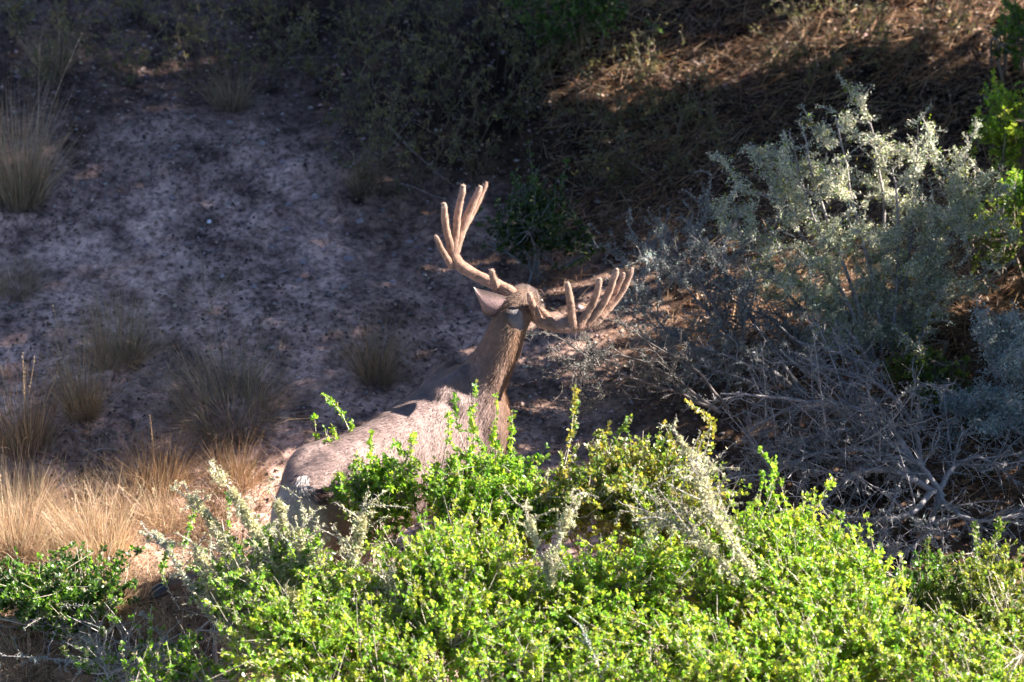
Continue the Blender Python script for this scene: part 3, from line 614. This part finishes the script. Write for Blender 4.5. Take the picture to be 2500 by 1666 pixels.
thorn_shrub('dead leafless thorn tangle in the shade above the sloping green bush', [
    [(2260, 1180, -1.1), (2180, 1060, -1.0), (2050, 1000, -.95), (1900, 970, -.95), (1750, 960, -.98)],
    [(2260, 1180, -1.1), (2150, 1030, -1.0), (2000, 980, -.95), (1860, 1030, -1.0), (1800, 1090, -1.1)],
    [(2260, 1180, -1.1), (2120, 1100, -1.1), (1990, 1110, -1.15), (1900, 1150, -1.2), (1850, 1200, -1.25)],
    [(2260, 1180, -1.1), (2240, 1080, -1.0), (2190, 980, -.9), (2120, 930, -.85), (2000, 900, -.82)],
    [(2280, 1200, -1.15), (2180, 1150, -1.2), (2080, 1160, -1.25), (2010, 1230, -1.3), (1980, 1280, -1.35)],
    [(2280, 1200, -1.15), (2230, 1250, -1.3), (2150, 1270, -1.35), (2070, 1260, -1.35), (2010, 1250, -1.35)],
    [(2260, 1180, -1.1), (2200, 1100, -1.05), (2110, 1050, -1.02), (2000, 1060, -1.05), (1930, 1090, -1.1)],
    [(2300, 1210, -1.15), (2260, 1150, -1.1), (2210, 1120, -1.08), (2130, 1130, -1.15), (2040, 1110, -1.15)],
    [(2290, 1210, -1.15), (2330, 1250, -1.25), (2400, 1270, -1.3), (2500, 1250, -1.3)],
    [(2290, 1210, -1.15), (2270, 1290, -1.35), (2220, 1340, -1.45), (2150, 1360, -1.5)],
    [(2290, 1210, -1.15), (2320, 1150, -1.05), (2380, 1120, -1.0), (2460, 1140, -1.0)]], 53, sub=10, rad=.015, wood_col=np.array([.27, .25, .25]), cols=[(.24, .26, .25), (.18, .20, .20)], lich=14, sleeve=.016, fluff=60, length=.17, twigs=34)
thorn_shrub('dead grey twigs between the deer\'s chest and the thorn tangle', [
    [(1760, 1010, -1.15), (1660, 960, -1.1), (1560, 930, -1.08), (1470, 900, -1.05), (1400, 840, -1.0)],
    [(1760, 1010, -1.15), (1640, 920, -1.05), (1520, 870, -1.0), (1430, 880, -1.0), (1330, 880, -1.0)],
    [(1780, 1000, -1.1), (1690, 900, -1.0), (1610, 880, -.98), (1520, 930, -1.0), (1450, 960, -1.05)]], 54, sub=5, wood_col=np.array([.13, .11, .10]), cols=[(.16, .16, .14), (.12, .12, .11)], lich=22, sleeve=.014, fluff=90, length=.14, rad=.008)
thorn_shrub('blue grey bushy shrub at the right edge in the shade', [
    [(2560, 1100, -.75), (2500, 1000, -.7), (2450, 930, -.65), (2410, 880, -.6)], [(2560, 1100, -.75), (2520, 960, -.65), (2470, 860, -.55), (2440, 810, -.5)],
    [(2560, 1100, -.75), (2480, 1050, -.75), (2420, 1000, -.72), (2380, 970, -.7)], [(2560, 1100, -.75), (2600, 950, -.6), (2620, 850, -.5), (2600, 780, -.45)],
    [(2560, 1100, -.75), (2650, 1000, -.6), (2720, 900, -.5), (2760, 780, -.4)], [(2560, 1100, -.75), (2540, 980, -.65), (2510, 880, -.55), (2500, 800, -.5)]], 55, cols=[(.30, .36, .35), (.36, .42, .39), (.26, .32, .32)], lich=60, sleeve=.03, fluff=700, length=.12)

# ---- other shrubs around the clearing
def other(label, px, py, y, r, n, cols, seed, **k):
    return shrub('leafy_shrub', label, 'shrub', aty(px, py, y), r, n, cols, rng_seed=seed, group='shrubs on the shaded slope', **k)
other('small dark green shrub with bluish thorns behind the antlers', 1320, 530, .50, (.19, .16, .22), 150, [(.02, .045, .010), (.026, .06, .012), (.04, .085, .016)], 61, bark=(.16, .17, .17), clumps=12, bare=.05, leaf=(.015, .008), sprigs=[aty(1290, 350, .6), aty(1385, 400, .6)])
other('bright green leafy shrub leaning in at the right edge', 2500, 300, .95, (.20, .2, .16), 120, GREEN[2:], 62, sprigs=[aty(2395, 255, .95), aty(2420, 235, .95), aty(2440, 300, .95)])
other('olive green shrub at the foot of the tall thorn shrub', 2270, 930, -.45, (.20, .16, .14), 90, OLIVE[:3], 63, bare=.2)
other('thin olive shrub behind the tall thorn shrub', 2430, 560, .25, (.16, .16, .22), 70, OLIVE[:3], 64, bare=.3)
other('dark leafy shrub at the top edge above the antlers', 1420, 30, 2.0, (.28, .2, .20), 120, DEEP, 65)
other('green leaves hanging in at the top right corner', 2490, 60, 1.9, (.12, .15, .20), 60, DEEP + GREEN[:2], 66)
other('low green leaves at the right edge under the bright shrub', 2490, 450, .55, (.08, .1, .10), 40, GREEN[:3], 67)

# ------------------------------------------------------------------ bunch grasses
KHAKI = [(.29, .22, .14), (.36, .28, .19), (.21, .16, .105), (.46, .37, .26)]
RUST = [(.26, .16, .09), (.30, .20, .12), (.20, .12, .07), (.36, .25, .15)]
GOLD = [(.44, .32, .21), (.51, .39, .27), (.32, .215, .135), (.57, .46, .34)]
def tuft(label, px, py, width, height, n, cols, seed, spread=.7, stalks=0, lean=(0, 0), w=.0018):
    """bunch grass: px, py of its foot, width and height in picture points"""
    rng = np.random.default_rng(seed); b = atg(px, py); s = .00172; root = thing('grass_tuft', label, 'grass', b, 'dry bunch grasses on the slope')
    m = MB(); n = int(n * 1.0); rb = width * s * .24; hh = height * s / .80
    a = rng.random(n) * 2 * math.pi; rr = rb * np.sqrt(rng.random(n)); base = np.stack([b[0] + rr * np.cos(a), b[1] + rr * np.sin(a), np.zeros(n)], 1); base[:, 2] = gz(base[:, 0], base[:, 1]) - .01
    sp = np.abs(rng.normal(size=n)) * spread * (width * s * .5) / max(hh, .05)
    d = unit(np.stack([np.cos(a) * sp + lean[0], np.sin(a) * sp + lean[1], np.ones(n)], 1) + rng.normal(size=(n, 3)) * .16); bend = np.stack([np.cos(a), np.sin(a), -.8 * np.ones(n)], 1) * (.08 + .5 * rng.random((n, 1)) ** 2) * np.minimum(sp + .15, 1)[:, None] + rng.normal(size=(n, 3)) * .10
    L_ = hh * (.25 + .85 * rng.random(n) ** 1.3)
    blades(m, base, d, bend, L_, w * (.6 + .7 * rng.random(n)), pick(cols, n, rng, .2), 3, rng)
    m.build('blades', M_STRAW, root, kind='stuff')
    for k in range(stalks):
        st = MB(); a = rng.random() * 6.28; sp = rng.normal() * .25; dd = unit(np.array([math.cos(a) * sp + lean[0], math.sin(a) * sp, 1.0])); Ls = hh * (.95 + .35 * rng.random()); p0 = b + np.array([math.cos(a), math.sin(a), 0]) * rb * .6
        p = spline([p0, p0 + dd * Ls * .5 + rng.normal(size=3) * .01, p0 + dd * Ls + np.array([math.cos(a), 0, 0]) * Ls * .08], 24); c = np.asarray(cols[-1])
        tube(st, p, np.linspace(.0014, .0008, 24), c, 4); q = p[rng.integers(15, 24, 46)]; blades(st, q + rng.normal(size=q.shape) * .0012, unit(dd + rng.normal(size=(46, 3)) * .35), np.zeros((46, 3)), .010, .0028, pick([c, c * 1.15], 46, rng), 2, rng)
        st.build('seed_stalk', M_STRAW, root)
    return root
tuft('tall olive grey grass tuft at the left edge, biggest in the upper shade', 50, 480, 260, 280, 1100, KHAKI, 71, stalks=3)
tuft('low olive grass tuft at the left edge below the tall one', 40, 710, 190, 90, 500, KHAKI, 72)
tuft('broad sprawling grass tuft spreading left, halfway down the dirt slope', 560, 1000, 430, 220, 1500, KHAKI, 73, spread=1.2, lean=(-.25, 0))
tuft('olive grass tuft up left of the broad sprawling one', 290, 880, 230, 200, 900, KHAKI, 74)
tuft('reddish brown grass tuft with upright seed stalks next to the gold tipped one', 200, 1010, 170, 210, 700, RUST[:1] + KHAKI, 75, stalks=2)
tuft('gold tipped grass tuft with tall curved seed stalks at the left edge', 60, 1090, 230, 210, 800, RUST + KHAKI[:2], 76, stalks=4)
tuft('small sparse grass tuft with few spiky blades on open dirt', 495, 730, 210, 110, 150, KHAKI, 77, spread=1.6)
tuft('dark olive grass tuft left of the deer\'s neck', 915, 920, 170, 160, 700, KHAKI[:3], 78, spread=.9)
tuft('brown grass tuft half in sun above the golden grass', 390, 1195, 180, 150, 800, RUST, 79, stalks=1)
tuft('brown grass tuft between the lichen branch and the deer\'s rump', 570, 1180, 190, 130, 700, RUST, 80, spread=.9)
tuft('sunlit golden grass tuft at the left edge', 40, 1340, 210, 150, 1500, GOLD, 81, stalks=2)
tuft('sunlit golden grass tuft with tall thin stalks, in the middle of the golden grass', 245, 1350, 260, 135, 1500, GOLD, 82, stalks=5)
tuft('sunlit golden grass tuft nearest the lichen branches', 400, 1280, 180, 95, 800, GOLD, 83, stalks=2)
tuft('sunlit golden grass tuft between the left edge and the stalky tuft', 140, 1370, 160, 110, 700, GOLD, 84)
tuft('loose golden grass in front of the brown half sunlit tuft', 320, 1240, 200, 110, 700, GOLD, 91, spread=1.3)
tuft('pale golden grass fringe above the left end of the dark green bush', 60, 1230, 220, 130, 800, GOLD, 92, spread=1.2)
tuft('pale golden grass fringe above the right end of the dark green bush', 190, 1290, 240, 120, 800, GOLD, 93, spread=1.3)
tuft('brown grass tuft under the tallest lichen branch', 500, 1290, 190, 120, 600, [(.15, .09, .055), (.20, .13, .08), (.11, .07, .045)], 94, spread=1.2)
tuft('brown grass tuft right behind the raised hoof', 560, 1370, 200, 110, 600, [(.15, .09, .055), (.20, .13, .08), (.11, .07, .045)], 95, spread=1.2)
tuft('small golden grass patch poking through the dark green bush', 270, 1470, 170, 90, 600, GOLD, 85, spread=1.1)
tuft('dry grass patch at the bottom left below the dark green bush', 60, 1610, 220, 70, 500, GOLD, 86, spread=1.2)
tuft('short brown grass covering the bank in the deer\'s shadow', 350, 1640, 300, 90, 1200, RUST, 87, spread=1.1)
tuft('dark grass tuft upper left of the left antler', 885, 455, 120, 90, 450, KHAKI[:3], 88)
tuft('dry tuft far up the slope, left of the middle', 560, 260, 170, 120, 400, KHAKI[:3], 89)
tuft('thin pale tuft at the upper left above the tall grass tuft', 130, 170, 160, 140, 400, KHAKI, 90)
for k, (px, py, lb) in enumerate(((1640, 150, 'rusty grass tuft at the lower left end of the sunlit straw strip'), (1800, 90, 'rusty grass tuft in the middle of the sunlit straw strip'), (2050, 60, 'rusty grass tuft at the upper right end of the sunlit straw strip'), (2420, 190, 'rusty grass tuft above the bright green shrub at the right edge'),
                                   (1880, 250, 'dark brown grass tuft between straw strip and thorn shrub'), (2250, 170, 'brown grass tuft above the thorn shrub, far right'), (1620, 420, 'rust brown grass tuft right of the dark green shrub'), (1580, 600, 'rust brown grass tuft close to the right antler'), (2420, 740, 'amber grass tuft between thorn shrub and right edge'))):
    tuft(lb, px, py, 340, 75, 600, RUST, 100 + k, spread=2.2)

# ------------------------------------------------------------------ weeds along the top
def weed(label, px, py, height, n, seed, cols=((.10, .10, .05), (.14, .13, .07), (.19, .16, .09)), leafn=26):
    rng = np.random.default_rng(seed); b = atg(px, py); root = thing('dry_weed', label, 'weed', b, 'dry weeds along the upper slope'); st = MB(); lf = MB(); hh = height * .00172 / .8
    for k in range(n):
        d = unit(np.array([rng.normal() * .45, rng.normal() * .45, 1])); L_ = hh * (.5 + .6 * rng.random()); p0 = b + np.array([rng.normal() * .04, rng.normal() * .04, -.01])
        p = spline([p0, p0 + d * L_ * .5 + rng.normal(size=3) * L_ * .08, p0 + d * L_ + rng.normal(size=3) * L_ * .14], 10); c = pick([(.20, .16, .11), (.26, .21, .15), (.14, .11, .08)], 1, rng)[0]
        tube(st, p, np.linspace(.0022, .0009, 10), c, 3, False)
        for _ in range(5):
            i = rng.integers(3, 9); e = unit(d + rng.normal(size=3) * .8) * L_ * .28 * rng.random(); q = spline([p[i], p[i] + e * .5 + rng.normal(size=3) * .008, p[i] + e], 8); tube(st, q[::2], np.linspace(.0013, .0006, 4), c, 3, False)
            m = leafn // 5; leaves(lf, q[rng.integers(2, 8, m)], rand_dirs(m, rng), rand_dirs(m, rng), .016, .006, pick(cols, m, rng), rng)
    st.build('stems', M_STRAW, root, kind='stuff'); lf.build('leaves', M_LEAF, root, kind='stuff')
rng = np.random.default_rng(200)
ORD = ['first', 'second', 'third', 'fourth', 'fifth', 'sixth', 'seventh', 'eighth', 'ninth', 'tenth', 'eleventh', 'twelfth', 'thirteenth', 'fourteenth', 'fifteenth', 'sixteenth', 'seventeenth', 'eighteenth', 'nineteenth', 'twentieth']
ROWS = (('topmost weed row', 60, [40, 180, 330, 480, 620, 740, 860, 970, 1080, 1190, 1300, 1500, 1960, 2120, 2300]),
        ('second weed row from the top', 165, [110, 300, 450, 580, 690, 800, 900, 1000, 1110, 1220, 1330, 1440, 1560, 1890, 2040, 2170]),
        ('third weed row from the top', 290, [860, 960, 1050, 1160, 1270, 1390, 1500, 1620, 1740]),
        ('lowest weed row', 410, [930, 1040, 1150, 1450, 1540, 1680]))
for r_, (nm, py, xs) in enumerate(ROWS):
    for k, px in enumerate(xs):
        weed('dark dry weed, %s from the left in the %s' % (ORD[k], nm), px + rng.normal() * 12, py + rng.normal() * 18 + 30, 140 + 70 * rng.random(), 13, 210 + 40 * r_ + k, leafn=40)

# ------------------------------------------------------------------ loose ground cover
def scatter(region, n, rng):
    u = rng.random((n, 2)); x0, x1, y0, y1 = region; p = np.stack([x0 + (x1 - x0) * u[:, 0], y0 + (y1 - y0) * u[:, 1]], 1); return p
def ground_cover():
    rng = np.random.default_rng(300)
    # dead leaves and bark crumbs
    n = 25000; p = scatter((-2.3, 2.3, -2.2, 2.5), n, rng); keep = (vnoise(p[:, 0], p[:, 1], 2.6, 1) + .35 * rng.random(n) + .12 * (p[:, 0] > .0)) > .04; p = p[keep]; n = len(p)
    z = gz(p[:, 0], p[:, 1]) + fine(p[:, 0], p[:, 1]) + .003; m = MB(); d = rand_dirs(n, rng); d[:, 2] *= .35
    nr = rand_dirs(n, rng) * .5 + np.array([0, 0, 1.0]); sz = .010 + .016 * rng.random(n)
    leaves(m, np.column_stack([p, z]), d, nr, sz, sz * .6, pick([(.11, .08, .065), (.17, .125, .10), (.07, .05, .045), (.26, .20, .16), (.09, .06, .045), (.38, .27, .2)], n, rng), rng)
    tag(m.build('leaf_litter', M_LITTER), 'scattered dead leaves and bark crumbs lying on the dirt', 'leaf litter', kind='stuff')
    # straw lying flat right and top
    n = 16000; p = scatter((.1, 2.4, -1.2, 2.7), n, rng); k = vnoise(p[:, 0], p[:, 1], 2.0, 3) + (p[:, 0] - .3) * .35 + (p[:, 1]) * .15 + .25 * rng.random(n) > .16; p = p[k]; n = len(p)
    z = gz(p[:, 0], p[:, 1]) + fine(p[:, 0], p[:, 1]) + .004 + .05 * rng.random(n) ** 2; m = MB(); an = rng.normal(size=n) * .8 + .4; d = unit(np.stack([np.cos(an), np.sin(an), .28 * rng.normal(size=n) + .12], 1))
    blades(m, np.column_stack([p, z]), d, .25 * rng.normal(size=(n, 3)), .06 + .12 * rng.random(n), .0022 + .002 * rng.random(n), pick([(.34, .19, .10), (.40, .25, .14), (.26, .14, .08), (.46, .31, .19), (.20, .11, .065), (.14, .085, .055)], n, rng), 3, rng)
    tag(m.build('dry_straw', M_STRAW), 'rust brown dry straw lying over the slope right of the antlers', 'straw', kind='stuff')
    # short golden stubble lower left
    n = 13000; p = scatter((-2.4, -.8, -2.3, -.65), n, rng); k = vnoise(p[:, 0], p[:, 1], 3, 5) + (-1.0 - p[:, 1]) * .6 + .3 * rng.random(n) > .0; p = p[k]; n = len(p)
    z = gz(p[:, 0], p[:, 1]) - .004; m = MB(); d = unit(rng.normal(size=(n, 3)) * .5 + np.array([0, 0, 1.0]))
    blades(m, np.column_stack([p, z]), d, .4 * rng.normal(size=(n, 3)), .04 + .09 * rng.random(n), .002, pick(GOLD + RUST[:2], n, rng), 3, rng)
    tag(m.build('grass_stubble', M_STRAW), 'short dry grass stubble on the ground left of the deer', 'grass', kind='stuff')
    # gravel
    n = 3500; p = scatter((-2.3, 1.0, -1.2, 2.4), n, rng); z = gz(p[:, 0], p[:, 1]) + fine(p[:, 0], p[:, 1]); m = MB()
    oc = np.array([[1, 0, 0], [-1, 0, 0], [0, 1, 0], [0, -1, 0], [0, 0, 1], [0, 0, -1]], float); fo = np.array([[0, 2, 4], [2, 1, 4], [1, 3, 4], [3, 0, 4], [2, 0, 5], [1, 2, 5], [3, 1, 5], [0, 3, 5]])
    s = (.004 + .012 * rng.random(n) ** 3)[:, None, None]; V = np.column_stack([p, z + .002])[:, None] + (oc[None] * (.6 + .6 * rng.random((n, 6, 1))) + .25 * rng.normal(size=(n, 6, 3))) * s * np.array([1, 1, .6])
    m.add(V.reshape(-1, 3), (np.arange(n)[:, None, None] * 6 + fo[None]).reshape(-1, 3), np.repeat(pick([(.30, .235, .225), (.36, .29, .275), (.20, .155, .15)], n, rng), 6, 0))
    tag(m.build('gravel', M_STONE), 'small pebbles and dirt crumbs strewn over the slope', 'gravel', kind='stuff')
ground_cover()

def stone(label, px, py, size, seed, col=(.30, .24, .235), flat=.4, group='stones on the dirt slope'):
    rng = np.random.default_rng(seed); b = atg(px, py); bm = bmesh.new(); bmesh.ops.create_icosphere(bm, subdivisions=2, radius=1)
    v = np.array([w.co[:] for w in bm.verts]); f = np.array([[q.index for q in g.verts] for g in bm.faces]); bm.free()
    k = rand_dirs(9, rng); dd = .62 + .35 * rng.random(9)
    for a, h in zip(k, dd): e = v @ a; v = v - np.maximum(e - h, 0)[:, None] * a          # knock flat facets off
    m = MB(); s = size * .00172 * .5; v = v * s * np.array([1, .75 + .3 * rng.random(), flat]); an = rng.random() * 3; R2 = np.array([[math.cos(an), -math.sin(an), 0], [math.sin(an), math.cos(an), 0], [0, 0, 1]])
    m.add(v @ R2.T + b - np.array([0, 0, s * flat * .15]), f, np.asarray(col)); o = m.build('stone', M_STONE, origin=b); tag(o, label, 'stone', group)
stone('small bright white pebble alone on the shaded dirt', 511, 541, 13, 400, (.75, .76, .80), .8)
ST = sorted(((460, 592, 16), (850, 632, 34), (740, 640, 26), (665, 605, 24), (700, 560, 22), (785, 545, 24), (880, 540, 30), (730, 685, 24), (560, 300, 24), (640, 350, 26), (690, 395, 22), (1000, 590, 22), (620, 700, 22), (960, 690, 24), (705, 500, 28), (770, 480, 26), (840, 700, 20), (340, 590, 20), (240, 530, 22), (420, 480, 20)))
for k, (px, py, z_) in enumerate(ST):
    stone('flat grey stone on shaded dirt, %s from the left among the stones' % ORD[k], px, py, z_, 401 + k)

def stick(label, pts, rad, seed, col=(.24, .19, .16)):
    rng = np.random.default_rng(seed); P = np.array([atg(*p) + np.array([0, 0, .012 + .02 * rng.random()]) for p in pts]); m = MB(); p = spline(P, 24); tube(m, p, np.linspace(rad, rad * .4, 24), col, 6)
    branchlets(m, MB(), p, 4, rng, .06, 0, thorns=False, col=np.asarray(col)); o = m.build('fallen_stick', M_BARK, origin=P[0], smooth=True); tag(o, label, 'stick', 'sticks lying on the slope')
stick('long thin stick leaning towards the left antler tips', [(950, 320), (1000, 370), (1060, 430), (1110, 470)], .006, 430)
stick('pale stick lying left of the left antler', [(975, 455), (1010, 470), (1060, 490), (1090, 497)], .004, 431)
stick('fallen stick near the upper middle of the slope', [(690, 155), (760, 150), (815, 145)], .004, 432)
stick('pale arched stick above the dark green shrub', [(1310, 225), (1345, 198), (1390, 198), (1430, 215)], .004, 433)
stick('short reddish stick in the rust straw right of the dark green shrub', [(1540, 405), (1570, 430), (1600, 450)], .005, 434, (.32, .22, .18))
stick('pale crooked stick in the straw near the middle right', [(1470, 318), (1540, 305), (1600, 295), (1670, 292)], .004, 435, (.30, .27, .20))
stick('pale twigs lying on the dirt above the golden grass', [(225, 1110), (260, 1107), (300, 1112)], .003, 436, (.5, .46, .42))
stick('dark straight stick on the dirt above the golden grass', [(100, 1146), (180, 1140), (280, 1132)], .004, 437, (.10, .08, .08))

# ------------------------------------------------------------------ unseen trees and a bush, added on the right to shade the slope
def added_shade_plant(label, lat, along, trunk, seed, n=8000, holes=(), depth=1.5, name='added_shade_plant', cat='tree', group='unseen trees added to shade the slope', leaf=1.0):
    """added unseen crown right of the view, shaped from the shade it should cast; lat and along say which part of the slope it shades"""
    rng = np.random.default_rng(seed); ca, sa = math.cos(SUN_AZ), math.sin(SUN_AZ); a = np.array([ca, sa]); nn = np.array([-sa, ca]); tz = math.tan(SUN_EL)
    b = np.array([trunk[0], trunk[1], float(gz(*trunk))]); root = thing(name, label, cat, b, group); tr = MB(); cr = MB()
    nc = n // 45; s = along[0] + (along[1] - along[0]) * rng.random(nc); l = lat[0] + (lat[1] - lat[0]) * rng.random(nc)
    for (l0, l1, s0, s1) in holes:
        k = (l > l0) & (l < l1) & (s > s0) & (s < s1); s, l = s[~k], l[~k]
    nc = len(s); smin = (2.70 + sa * l) / ca; sc_ = smin + .15 + depth * rng.random(nc); c = np.column_stack([a[0] * sc_ + nn[0] * l, a[1] * sc_ + nn[1] * l, (sc_ - s) * tz])
    for q in c[::5]:
        md = (b + q) / 2 + np.array([0, 0, .25]) + rng.normal(size=3) * .12; tube(tr, spline([b + np.array([0, 0, .3]), md, q], 10), np.linspace(.04, .008, 10), (.18, .14, .11), 5)
    tube(tr, [b - np.array([0, 0, .1]), b + np.array([.02, 0, .3]), b + np.array([0, .03, .7])], [.12, .09, .06], (.18, .14, .11), 8)
    p = np.repeat(c, 45, 0) + rng.normal(size=(nc * 45, 3)) * .10; p[:, 0] = np.maximum(p[:, 0], 2.42 + .15 * rng.random(len(p))); p[:, 2] = np.maximum(p[:, 2], .1); m = len(p)
    leaves(cr, p, rand_dirs(m, rng), rand_dirs(m, rng), (.055 + .03 * rng.random(m)) * leaf, (.035 + .02 * rng.random(m)) * leaf, pick(DEEP, m, rng), rng)
    tr.build('trunk', M_BARK, root, smooth=True, kind='stuff'); cr.build('crown', M_LEAF, root, kind='stuff')
HOLES = [(-.6, .62, -.1, 1.7), (1.44, 1.86, .6, 2.9), (.74, .94, .55, 1.25)]  # gaps left in the added crowns to let sun onto chosen patches
added_shade_plant('unseen leafy tree added beside the slope to shade the ground behind the deer', (-.36, 1.6), (-2.7, 2.6), (3.9, 2.0), 501, 34000, HOLES)
added_shade_plant('unseen leafy tree added further up beside the slope to cast shade', (1.5, 3.4), (-2.7, 2.8), (4.2, 4.2), 502, 34000, HOLES)
added_shade_plant('unseen low bush added beyond the right edge to shade the thorn tangle', (-2.1, -.55), (-.75, 2.8), (3.1, -.2), 503, 15000, (), .7, 'added_shade_bush', 'bush', 'unseen bushes added to shade the slope', .8)  # out-of-view bush, added to keep low branches in shade
